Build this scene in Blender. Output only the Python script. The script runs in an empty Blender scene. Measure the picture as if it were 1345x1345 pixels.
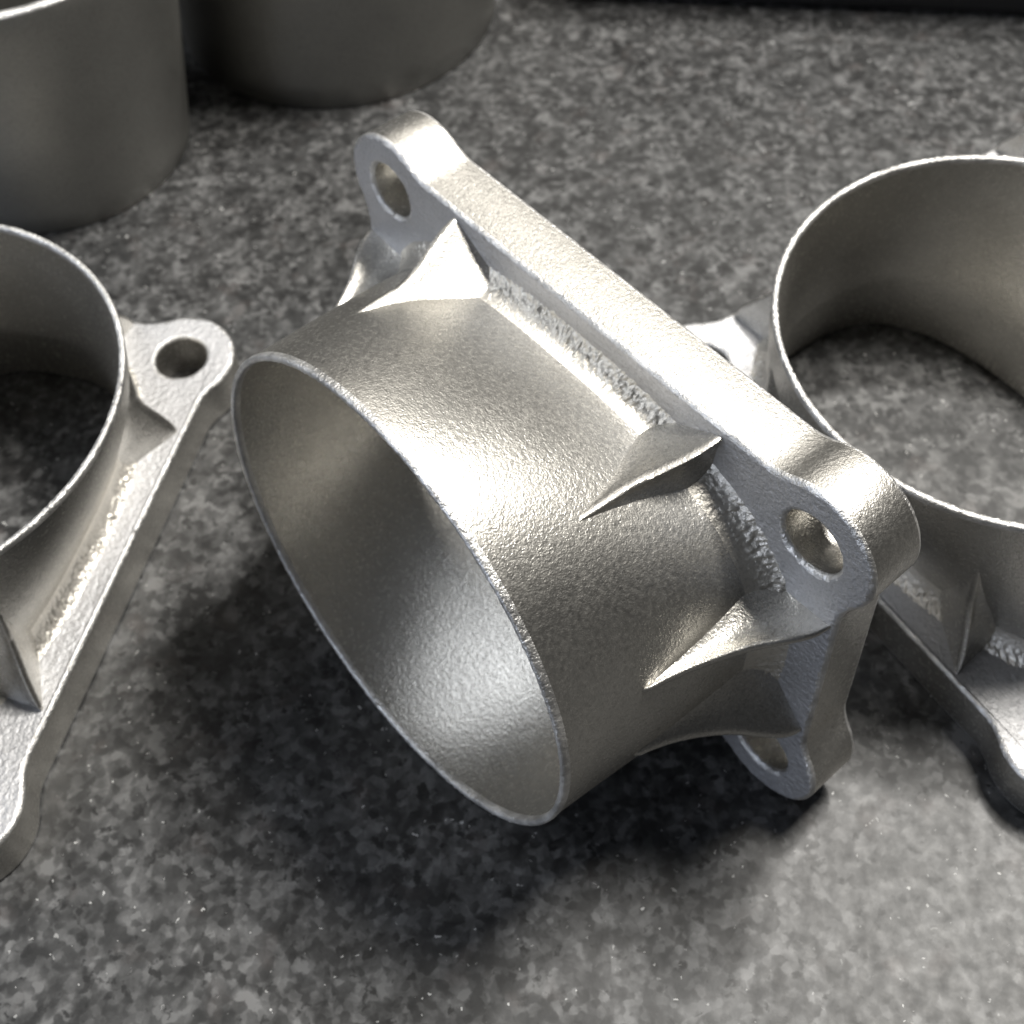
import bpy, bmesh, math, random
from mathutils import Matrix, Vector, noise
K = 0.03                      # metres per tube radius: a 60 mm bore casting
sc = bpy.context.scene
# ------------------------------------------------------------------ camera
PITCH, ROLL, HC = 0.76843, -0.04251, 6.0056
F, PX, PY = 2001.9965, 4.666, -373.1078
cam = bpy.data.cameras.new("camera")
camo = bpy.data.objects.new("camera", cam)
sc.collection.objects.link(camo)
camo.matrix_world = Matrix.Translation((0, 0, HC*K)) @ Matrix.Rotation(PITCH, 4, 'X') @ Matrix.Rotation(ROLL, 4, 'Z')
cam.sensor_width = 36; cam.lens = F/1345*36
cam.shift_x = -PX/1345; cam.shift_y = PY/1345
cam.clip_start = 0.005; cam.clip_end = 50
cam.dof.use_dof = True; cam.dof.focus_distance = 4.75*K; cam.dof.aperture_fstop = 52
sc.camera = camo
# ------------------------------------------------------------------ world
w = bpy.data.worlds.new("World"); sc.world = w; w.use_nodes = True
bg = w.node_tree.nodes['Background']
bg.inputs[0].default_value = (0.95, 0.97, 1.0, 1); bg.inputs[1].default_value = 0.035
sc.view_settings.view_transform = 'Standard'; sc.view_settings.look = 'None'
sc.view_settings.exposure = 0; sc.view_settings.gamma = 1
# ------------------------------------------------------------------ lamps
def lamp(name, d, dist, sx, sy, watts, col, target=(0.3, 3.6, 0.6)):
    l = bpy.data.lights.new(name, 'AREA'); l.shape = 'RECTANGLE'
    l.size = sx*K; l.size_y = sy*K; l.energy = watts; l.color = col
    o = bpy.data.objects.new(name, l); sc.collection.objects.link(o)
    d = Vector(d).normalized(); t = Vector(target)*K
    o.location = t + d*dist*K
    o.rotation_euler = (-d).to_track_quat('-Z', 'Y').to_euler()
    return o
lamp('ceiling_lamp', (0.33, 0.17, 0.93), 26, 4.8, 4.8, 6.8, (1.0, 0.965, 0.90))
lamp('bright_ceiling_lamp', (0.30, 0.31, 0.905), 26, 1.6, 1.6, 4.8, (1.0, 0.97, 0.92))
lamp('ceiling_panel_lamp', (0.05, 0.74, 0.67), 26, 12, 6, 0.60, (1.0, 0.95, 0.87))
lamp('window_lamp', (-0.70, 0.16, 0.66), 26, 12, 12, 1.9, (0.90, 0.94, 1.0))
lamp('side_window_lamp', (-0.80, -0.52, 0.30), 26, 11, 9, 2.0, (0.76, 0.84, 1.0))
# ------------------------------------------------------------------ helpers
def link(name, me, mats, parent=None):
    o = bpy.data.objects.new(name, me); sc.collection.objects.link(o)
    for m in mats:
        if m.name not in [x.name for x in me.materials if x]: me.materials.append(m)
    if parent: o.parent = parent
    return o
def smooth(me, ang=35):
    me.shade_smooth(); me.set_sharp_from_angle(angle=math.radians(ang))
def pymesh(name, V, Fc, ang=35, scale=K):
    me = bpy.data.meshes.new(name)
    me.from_pydata([(a*scale, b*scale, c*scale) for a, b, c in V], [], Fc); me.validate(); me.update()
    bm = bmesh.new(); bm.from_mesh(me)
    bmesh.ops.recalc_face_normals(bm, faces=bm.faces); bm.to_mesh(me); bm.free()
    smooth(me, ang); return me
class N:
    def __init__(s, name):
        s.m = bpy.data.materials.new(name); s.m.use_nodes = True; s.t = s.m.node_tree
        s.b = s.t.nodes['Principled BSDF']; s.c = s.t.nodes.new('ShaderNodeTexCoord').outputs['Object']
    def node(s, ty, **kw):
        n = s.t.nodes.new(ty)
        for k, v in kw.items():
            if k.startswith('_'): setattr(n, k[1:], v)
            else:
                i = n.inputs[k.replace('_', ' ')] if k.replace('_', ' ') in n.inputs else n.inputs[int(k[1:])]
                if hasattr(v, 'is_output') or isinstance(v, bpy.types.NodeSocket): s.t.links.new(v, i)
                else: i.default_value = v
        return n
    def noise(s, scale, detail=2, rough=.5, vec=None, **kw):
        return s.node('ShaderNodeTexNoise', Vector=vec or s.c, Scale=scale/K, Detail=detail, Roughness=rough, **kw).outputs[0]
    def ramp(s, fac, *st):
        n = s.node('ShaderNodeValToRGB', Fac=fac); e = n.color_ramp.elements
        while len(e) < len(st): e.new(.5)
        for q, (p, c) in zip(e, st):
            q.position = p; q.color = (c, c, c, 1) if isinstance(c, (int, float)) else (*c, 1)
        return n.outputs[0]
    def math(s, op, a, b=0.0, c=0.0):
        n = s.node('ShaderNodeMath', _operation=op)
        for i, v in enumerate((a, b, c)):
            if isinstance(v, bpy.types.NodeSocket): s.t.links.new(v, n.inputs[i])
            else: n.inputs[i].default_value = v
        return n.outputs[0]
    def mix(s, f, a, b, bt='MIX'):
        n = s.t.nodes.new('ShaderNodeMix'); n.data_type = 'RGBA'; n.blend_type = bt
        for i, v in ((0, f), (6, a), (7, b)):
            if isinstance(v, bpy.types.NodeSocket): s.t.links.new(v, n.inputs[i])
            else: n.inputs[i].default_value = v if i == 0 else (*v, 1)
        return n.outputs[2]
    def bump(s, h, dist, strength=1.0, prev=None):
        n = s.node('ShaderNodeBump', Height=h, Distance=dist*K, Strength=strength)
        if prev: s.t.links.new(prev, n.inputs['Normal'])
        return n.outputs[0]
    def set(s, **kw):
        for k, v in kw.items():
            i = s.b.inputs[k.replace('_', ' ')]
            if isinstance(v, bpy.types.NodeSocket): s.t.links.new(v, i)
            else: i.default_value = v
# ------------------------------------------------------------------ materials
def metal(name, col, rough, fine, coarse, dark=.8, fs=60, cs=12, grain=.0016, tight=0, ts=2.2):
    m = N(name)
    tone = m.noise(ts, 4, .6)
    speck = m.noise(75, 3, .6)
    c = m.mix(m.ramp(tone, (.3, dark), (.7, 1.0)), (0, 0, 0), col, 'MIX')
    c = m.mix(m.ramp(speck, (.32, .45), (.50, 0.0)), c, tuple(x*.55 for x in col))
    r = m.math('MULTIPLY_ADD', m.noise(60, 2), .26, rough-.13)
    h1 = m.noise(fs, 2.5, .55, Distortion=.3); h2 = m.noise(cs, 3, .5)
    b = m.bump(h2, coarse); b = m.bump(h1, fine, 1.0, b); b = m.bump(m.noise(150, 2, .6), grain, 1.0, b)
    m.set(Base_Color=c, Metallic=1.0, Roughness=r, Normal=b)
    if tight:                                             # satin metal: a wide lobe with a tighter one in it
        g = m.node('ShaderNodeBsdfGlossy', Color=c, Roughness=m.math('SUBTRACT', r, .235), Normal=b)
        x = m.node('ShaderNodeMixShader'); x.inputs[0].default_value = tight
        m.t.links.new(m.b.outputs[0], x.inputs[1]); m.t.links.new(g.outputs[0], x.inputs[2])
        m.t.links.new(x.outputs[0], m.t.nodes['Material Output'].inputs[0])
    return m.m
M_CAST = metal('blasted_cast_metal', (.63, .613, .575), .48, .0019, .0008, fs=58, tight=.50)
M_FACE = metal('flange_face_metal', (.58, .58, .59), .60, .0060, .003, fs=40)
M_EDGE = metal('bright_worn_edge', (.90, .89, .87), .50, .0060, .003, .45, fs=60, cs=25, grain=.003, ts=7)
M_ROUGH = metal('pitted_fillet_metal', (.78, .75, .69), .50, .004, .003, .85)
M_TUBE = metal('dark_cast_metal', (.36, .355, .335), .50, .0010, .002, .85)
def granite():
    m = N('speckled_granite')
    def warped(src, scale, amp):
        w = m.node('ShaderNodeTexNoise', Vector=src, Scale=scale/K, Detail=3.0, Roughness=.6).outputs[1]
        v = m.t.nodes.new('ShaderNodeVectorMath'); v.operation = 'MULTIPLY_ADD'
        m.t.links.new(w, v.inputs[0]); v.inputs[1].default_value = (amp*K,)*3; m.t.links.new(src, v.inputs[2]); return v.outputs[0]
    vec = warped(m.c, 14, .085)
    def cells(scale, ch, sm=.25, v=vec):
        n = m.node('ShaderNodeTexVoronoi', Vector=v, Scale=scale/K, _feature='SMOOTH_F1', Smoothness=sm)
        s = m.t.nodes.new('ShaderNodeSeparateColor'); m.t.links.new(n.outputs['Color'], s.inputs[0]); return s.outputs[ch]
    w2 = warped(warped(m.c, 9, .05), 45, .018)
    def mad(x, k, y): return m.math('MULTIPLY_ADD', x, k, y)
    v = mad(cells(30, 0, .5, w2), .38, mad(cells(15, 1, .5, w2), .24, m.math('MULTIPLY', m.noise(8, 5, .62, w2), .90)))
    c = m.ramp(v, (.46, .018), (.60, .031), (.70, .047), (.80, .068), (.90, .096), (1.0, .135))
    big = m.ramp(m.noise(1.6, 3, .5), (.36, .35), (.58, 0.0))
    c = m.mix(big, c, (.028, .029, .029))
    blk = m.ramp(m.noise(19, 3, .5, w2), (.32, .9), (.41, 0.0))
    c = m.mix(blk, c, (.014, .014, .014))
    tint = m.ramp(m.noise(5, 2, .5), (.60, 0.0), (.74, .14))
    c = m.mix(tint, c, (.17, .14, .13))
    gl = m.ramp(cells(110, 0, 0.0), (.9994, 0.0), (.9997, 1.0))
    c = m.mix(m.math('MULTIPLY', gl, .45), c, (.9, .9, .88))
    r = m.math('MULTIPLY_ADD', m.noise(16, 3), .22, .32)
    m.set(Base_Color=c, Roughness=r, IOR=1.42, Specular_IOR_Level=.35, Normal=m.bump(m.noise(20, 3), .0012, .5))
    return m.m
M_GRAN = granite()
# ------------------------------------------------------------------ setting
me = pymesh('granite_worktop', [(-30, -14, 0), (30, -14, 0), (30, 26, 0), (-30, 26, 0), (-30, -14, -1), (30, -14, -1), (30, 26, -1), (-30, 26, -1)],
            [(0, 1, 2, 3), (4, 5, 6, 7), (0, 1, 5, 4), (1, 2, 6, 5), (2, 3, 7, 6), (3, 0, 4, 7)])
o = link('granite_worktop', me, [M_GRAN]); o['kind'] = 'structure'
# ------------------------------------------------------------------ the casting
H, T, HX, HY, SX, SY, RE, RH = 1.1974, .2529, 1.1403, .6695, 1.3101, .8608, .2591, .1250
WALL = .023
def clamp(x): return max(0., min(1., x))
def sect(z, outer=True):
    d = (z-.39)/(H-.39); e = .05 if outer else .10; t = clamp((d+math.sqrt(d*d+e*e))/2); s = 1-(1-t)**1.35
    a = 1.055 + (1-1.055)*s; b = .695 + (1-.695)*s; n = 2.7 + (2-2.7)*s
    if z < .40: b -= (.40-z)*.10; a += (.40-z)*.17
    if not outer:
        k = WALL + .02*(1-s); a -= k; b -= k
    return a, b, n
def rad(th, a, b, n): return (abs(math.cos(th)/a)**n + abs(math.sin(th)/b)**n)**(-1/n)
def wallpt(th, z, off=0., outer=True):
    r = rad(th, *sect(z, outer)) + off
    return (r*math.cos(th), r*math.sin(th), z)
def loft(name, rings, closed=True, ang=40):
    M = len(rings[0]); V = [v for r in rings for v in r]; Fc = []
    R = len(rings)
    for i in range(R if closed else R-1):
        j = (i+1) % R
        for k in range(M):
            l = (k+1) % M; Fc.append((i*M+k, i*M+l, j*M+l, j*M+k))
    return pymesh(name, V, Fc, ang)
def ring(z, off=0., outer=True, M=256): return [wallpt(2*math.pi*k/M, z, off, outer) for k in range(M)]
zr = H-.016
zs = [.012, .12, .2, .28, .32, .34, .36, .38, .40, .42] + [.42+(zr-.42)*(i/26) for i in range(1, 27)]
tube_me = loft('tube', [ring(z) for z in zs] + [ring(z, 0, False) for z in reversed([.012+(zr-.012)*i/40 for i in range(41)])])
# rim: slightly proud ring with a torn, sparkling edge
def rimring(r, z, sd, j):
    out = []
    for k in range(720):
        th = 2*math.pi*k/720
        d = j*noise.noise(Vector((math.cos(th)*60, math.sin(th)*60, sd)))
        e = j*noise.noise(Vector((math.cos(th)*70, math.sin(th)*70, sd+9)))
        d *= .45; e *= .45
        out.append(((r+d)*math.cos(th), (r+d)*math.sin(th), z+e))
    return out
rim_me = loft('rim', [rimring(1.001, zr-.012, 0, .002), rimring(1.003, zr+.002, 1, .006), rimring(1.001, H-.002, 2, .008), rimring(.996, H+.003, 3, .008),
                      rimring(.989, H+.003, 4, .008), rimring(.980, H+.002, 5, .008), rimring(.976, H-.003, 6, .008), rimring(.9745, zr, 7, .003), rimring(.9755, zr-.012, 7, .001)], True, 60)
# pitted fillet between the tube and the flange
def fillet_rings():
    M, P = 1300, 26; rings = []
    for i in range(P+1):
        u = i/P; a = u*math.pi/2
        z = T-.006 + .155*(1-math.sin(a)); off = -.003 + .105*(1-math.cos(a))
        r = []
        for k in range(M):
            th = 2*math.pi*k/M; x, y, _ = wallpt(th, z)
            lo = .30 + .22*noise.noise(Vector((x*3, y*3, 11))); hi = .93 + .10*noise.noise(Vector((x*4, y*4, 17)))
            amp = .0105*math.sin(math.pi*clamp((u-lo)/(hi-lo)))**.7 if lo < u < hi else 0
            amp *= clamp(.75+noise.noise(Vector((x*2.6, y*2.6, 5)))*1.6+noise.noise(Vector((x*9, y*9, 2)))*.8)
            q = Vector((x*62, y*62, z*62))
            d = amp*(noise.noise(q)*.7 + noise.noise(q*2.1)*.55)
            rr = math.hypot(x, y); s = (rr+off+d)/rr
            r.append((x*s, y*s, z+max(d, -.003)*.8))
        rings.append(r)
    return rings
fil_me = loft('fillet', fillet_rings(), False, 180)
# flange outline
def jitter(pts, amp, step=.011):
    out = []
    for i, (x, y) in enumerate(pts):
        x2, y2 = pts[(i+1) % len(pts)]; L = math.hypot(x2-x, y2-y); n = max(1, round(L/step))
        if L < 1e-5: continue
        for k in range(n):
            f = k/n; a, b = x+(x2-x)*f, y+(y2-y)*f
            d = amp*(noise.noise(Vector((a*45, b*45, 3)))+.6*noise.noise(Vector((a*12, b*12, 8))))
            out.append((a - (y2-y)/L*d, b + (x2-x)/L*d))
    return out
def outline():
    pts = []
    def arc(cx, cy, r, a0, a1, n): return [(cx+r*math.cos(a0+(a1-a0)*i/n), cy+r*math.sin(a0+(a1-a0)*i/n)) for i in range(n+1)]
    rf = .24
    dy = SY-HY+rf; D = RE+rf; dx = math.sqrt(D*D-dy*dy)      # fillet on the long side
    fx, fy = HX-dx, SY+rf
    ey = SX-HX+rf; ex = math.sqrt(D*D-ey*ey)
    gx, gy = SX+rf, HY-ex                                    # fillet on the short side
    a1 = math.atan2(gy-HY, gx-HX); a2 = math.atan2(fy-HY, fx-HX)
    q = arc(gx, gy, rf, math.pi, math.pi+a1, 12) + arc(HX, HY, RE, a1, a2, 40)[1:] + arc(fx, fy, rf, a2-math.pi, -math.pi/2, 12)[1:]
    for sx, sy in ((1, 1), (-1, 1), (-1, -1), (1, -1)):
        c = [(x*sx, y*sy) for x, y in q]
        pts += c if sx*sy > 0 else c[::-1]
    return jitter(pts, 0.)
def spline(cu, pts):
    s = cu.splines.new('POLY'); s.points.add(len(pts)-1); s.use_cyclic_u = True
    for p, (x, y) in zip(s.points, pts): p.co = (x*K, y*K, 0, 1)
cu = bpy.data.curves.new('flange_curve', 'CURVE'); cu.dimensions = '2D'; cu.fill_mode = 'BOTH'
BV = .020
cu.extrude = (T/2-BV)*K; cu.bevel_depth = BV*K; cu.bevel_resolution = 3; cu.offset = -BV*K
spline(cu, outline())
for sx in (1, -1):
    for sy in (1, -1):
        spline(cu, jitter([(sx*HX+RH*math.cos(a), sy*HY+RH*math.sin(a)) for a in [2*math.pi*i/72 for i in range(72)]], 0., .02))
spline(cu, [(x*.985, y*.985) for x, y, z in ring(.1)])
tmp = bpy.data.objects.new('tmp', cu); sc.collection.objects.link(tmp)
dg = bpy.context.evaluated_depsgraph_get()
fl_me = bpy.data.meshes.new_from_object(tmp.evaluated_get(dg)); fl_me.name = 'flange'
bpy.data.objects.remove(tmp)
fl_me.transform(Matrix.Translation((0, 0, T/2*K)))
for v in fl_me.vertices:                                  # torn, nicked arrises
    q = v.co/K; h = abs(q.z-T/2)-(T/2-BV)
    if h > BV*.45:
        n1 = noise.noise(q*58)*.7 + noise.noise(q*16)*.8; n2 = noise.noise(q*50+Vector((7, 3, 1)))
        v.co += Vector((n1*.0045, n2*.0045, 0))*K
        if h < BV*.97: v.co.z += n2*.004*K
fl_me.update()
fl_me.materials.clear()
for m in (M_CAST, M_FACE, M_EDGE): fl_me.materials.append(m)
for p in fl_me.polygons:
    nz = abs(p.normal.z); p.material_index = 1 if nz > .97 else (2 if nz > .12 else 0)
smooth(fl_me, 50)
# gussets
LONG = [(.592, .742, .875), (.600, .744, .80), (.606, .745, .70), (.615, .750, .61), (.636, .762, .52), (.668, .784, .43), (.694, .806, .35), (.708, .824, .285), (.712, .830, .245)]
SHORT = [(1.005, .218, .870), (1.022, .225, .79), (1.050, .236, .70), (1.092, .255, .60), (1.150, .285, .49), (1.215, .315, .405), (1.262, .335, .340), (1.284, .345, .290), (1.290, .350, .245)]
def resample(P, n):
    out = []
    for i in range(n+1):
        t = i/n*(len(P)-1); k = min(int(t), len(P)-2); f = t-k
        p0, p1, p2, p3 = (Vector(P[max(0, min(len(P)-1, k+d))]) for d in (-1, 0, 1, 2))
        out.append(.5*((2*p1)+(p2-p0)*f+(2*p0-5*p1+4*p2-p3)*f*f+(3*p1-p0-3*p2+p3)*f**3))
    return out
def gusset(name, P, foot_away, foot_ear, side):
    """foot = (x, y, z) direction of the foot on the wall; the web's edge runs down the wall to it, then out along the flange"""
    NU, NV = 40, 12
    R = resample(P, NU)
    out = []
    for i, q in enumerate(R):
        u = i/NU; th = math.atan2(q.y, q.x); r = math.hypot(q.x, q.y); w = rad(th, *sect(q.z))
        need = w - .022 + .062*min(1., u*3.0)
        g = max(r, need) if u > .07 else need+(max(r, need)-need)*(u/.07)
        q = Vector((q.x*g/r, q.y*g/r, q.z))
        out.append(q)
    R = out; t0 = math.atan2(R[0].y, R[0].x); z0 = R[0].z
    def path(f):
        th1 = math.atan2(f[1], f[0]); pts = []; U = .62
        d = (th1-t0+math.pi) % (2*math.pi) - math.pi
        for i in range(NU+1):
            u = i/NU
            if u <= U: k = u/U; pts.append(Vector(wallpt(t0+d*k, z0+(f[2]-z0)*k, -.010)))
            else:
                k = (u-U)/(1-U); A = Vector(wallpt(t0+d, f[2], -.010)); E = R[-1]
                p = A.lerp(E, k); p.z = T-.008 + (f[2]-T)*max(0., 1-k*3.0)**2.2; pts.append(p)
        return pts
    PA, PE = path(foot_away), path(foot_ear); rows = []
    for i, q in enumerate(R):
        u = i/NU; wd = .004 + .017*math.sin(math.pi*clamp(u*.85+.08))**.6
        inw = ((PA[i]+PE[i])/2-q); inw = inw.normalized() if inw.length > 1e-6 else Vector((0, 0, -1))
        L = q + side*wd + inw*.012; Rr = q - side*wd + inw*.012
        sag = .10*math.sin(math.pi*u)
        row = [PA[i].lerp(L, j/NV) + (PE[i]-PA[i])*sag*math.sin(math.pi*j/NV)*.6 for j in range(NV+1)]
        row += [q + side*wd*.7 + inw*.004, q, q - side*wd*.7 + inw*.004]
        row += [PE[i].lerp(Rr, 1-j/NV) + (PA[i]-PE[i])*sag*math.sin(math.pi*j/NV) for j in range(NV+1)]
        rows.append(row)
    M = len(rows[0]); V = [v for r in rows for v in r]
    Fc = [(i*M+j, (i+1)*M+j, (i+1)*M+j+1, i*M+j+1) for i in range(NU) for j in range(M-1)]
    me = bpy.data.meshes.new(name); me.from_pydata([tuple(v*K) for v in V], [], Fc)
    bm = bmesh.new(); bm.from_mesh(me); bmesh.ops.remove_doubles(bm, verts=bm.verts, dist=1e-6)
    bmesh.ops.recalc_face_normals(bm, faces=bm.faces)
    c = sum((f.normal*f.calc_area() for f in bm.faces), Vector())
    if c.dot(Vector((P[4][0], P[4][1], .6))) < 0: bmesh.ops.reverse_faces(bm, faces=bm.faces)
    bm.to_mesh(me); bm.free(); smooth(me, 60); return me
def mir(P, sx, sy): return [(x*sx, y*sy, z) for x, y, z in P]
gus = []
for sx in (1, -1):
    for sy in (1, -1):
        gus.append(gusset('gusset', mir(LONG, sx, sy), (.43*sx, .675*sy, .36), (.72*sx, .62*sy, .36), Vector((-sx, 0, 0))))
        gus.append(gusset('gusset', mir(SHORT, sx, sy), (1.08*sx, .08*sy, .34), (1.06*sx, .36*sy, .36), Vector((0, -sy, 0))))
def casting(label, M, group='flanged adapter castings'):
    e = bpy.data.objects.new('flanged_adapter', None); sc.collection.objects.link(e)
    e.empty_display_size = .01; e.matrix_world = M
    e['label'] = label; e['category'] = 'metal casting'; e['group'] = group
    link('flange', fl_me, [], e)
    t = link('tube', tube_me, [M_CAST], e)
    link('rim', rim_me, [M_EDGE], t)
    link('fillet', fil_me, [M_ROUGH], t)
    for g in gus: link('gusset', g, [M_CAST], e)
    return e
RZ = lambda a: Matrix.Rotation(a, 4, 'Z')
RX = lambda a: Matrix.Rotation(a, 4, 'X')
TR = lambda x, y, z: Matrix.Translation((x*K, y*K, z*K))
casting('silver cast adapter lying on its side in the middle, round mouth facing lower left',
        TR(.377, 3.7332, .935) @ RZ(-.8868) @ RX(1.5089) @ RZ(.0079))
casting('silver cast adapter standing upright at the left edge, right ear and half ring in view',
        TR(-2.6103, 3.858, .0012) @ RZ(-1.8389))
casting('silver cast adapter standing upright at the right edge behind the tipped one',
        TR(2.041, 3.985, .0012) @ RZ(-4.160))
casting('silver cast adapter behind the right ring, only a rib tip in view',
        TR(3.67, 5.16, .0012) @ RZ(2.2))
# ------------------------------------------------------------------ dark tubes behind
def bgtube(label, x, y, rb, rt, h, wall=.06):
    M = 192; R = []
    def c(r, z): return [(r*math.cos(2*math.pi*k/M), r*math.sin(2*math.pi*k/M), z) for k in range(M)]
    rr = lambda z: rb+(rt-rb)*z/h
    prof = [(rb-.012, 0), (rb, .012)] + [(rr(z), z) for z in [h*i/10 for i in range(1, 10)]] + [(rt, h-.02), (rt-.006, h-.006), (rt-.02, h), (rt-wall+.02, h), (rt-wall+.006, h-.006), (rt-wall, h-.02)] \
        + [(rr(z)-wall, z) for z in [h*i/10 for i in range(9, 0, -1)]] + [(rb-wall, 0)]
    me = loft('metal_tube', [c(r, z) for r, z in prof], True, 60)
    me.materials.append(M_TUBE); me.materials.append(M_EDGE)
    for p in me.polygons:
        if p.center.z > (h-.014)*K: p.material_index = 1
    o = link('metal_tube', me, []); o.location = (x*K, y*K, .0005*K)
    o['label'] = label; o['category'] = 'metal tube'; o['group'] = 'dark grey tubes standing at the back'
    return o
bgtube('dark grey metal tube at the top left corner with its bright rim showing', -2.624, 6.646, .734, .920, 1.62)
bgtube('dark grey metal tube at the back, second from the left, its top out of view', -1.066, 7.85, 1.0, 1.0, 1.9)

# ------------------------------------------------------------------ black case at the back
def case():  # plain black block that makes the dark strip at the far edge
    bm = bmesh.new(); bmesh.ops.create_cube(bm, size=1)
    bmesh.ops.scale(bm, vec=(3.6*K, 1.6*K, 1.2*K), verts=bm.verts)
    bmesh.ops.bevel(bm, geom=bm.edges[:], offset=.08*K, segments=4, profile=.5, affect='EDGES')
    me = bpy.data.meshes.new('black_block'); bm.to_mesh(me); bm.free(); smooth(me, 40)
    m = N('matte_black'); m.set(Base_Color=(.012, .012, .013, 1), Roughness=.55, Normal=m.bump(m.noise(40, 2), .004)); return me, m.m
me, mm = case()
o = link('black_block', me, [mm])
a = math.atan2(7.43-7.78, 3.22-.66)
o.matrix_world = TR(2.15, 7.57, .602) @ RZ(a) @ TR(0, .80, 0)
o['label'] = 'black case along the top right edge, only its foot in view'; o['category'] = 'case'
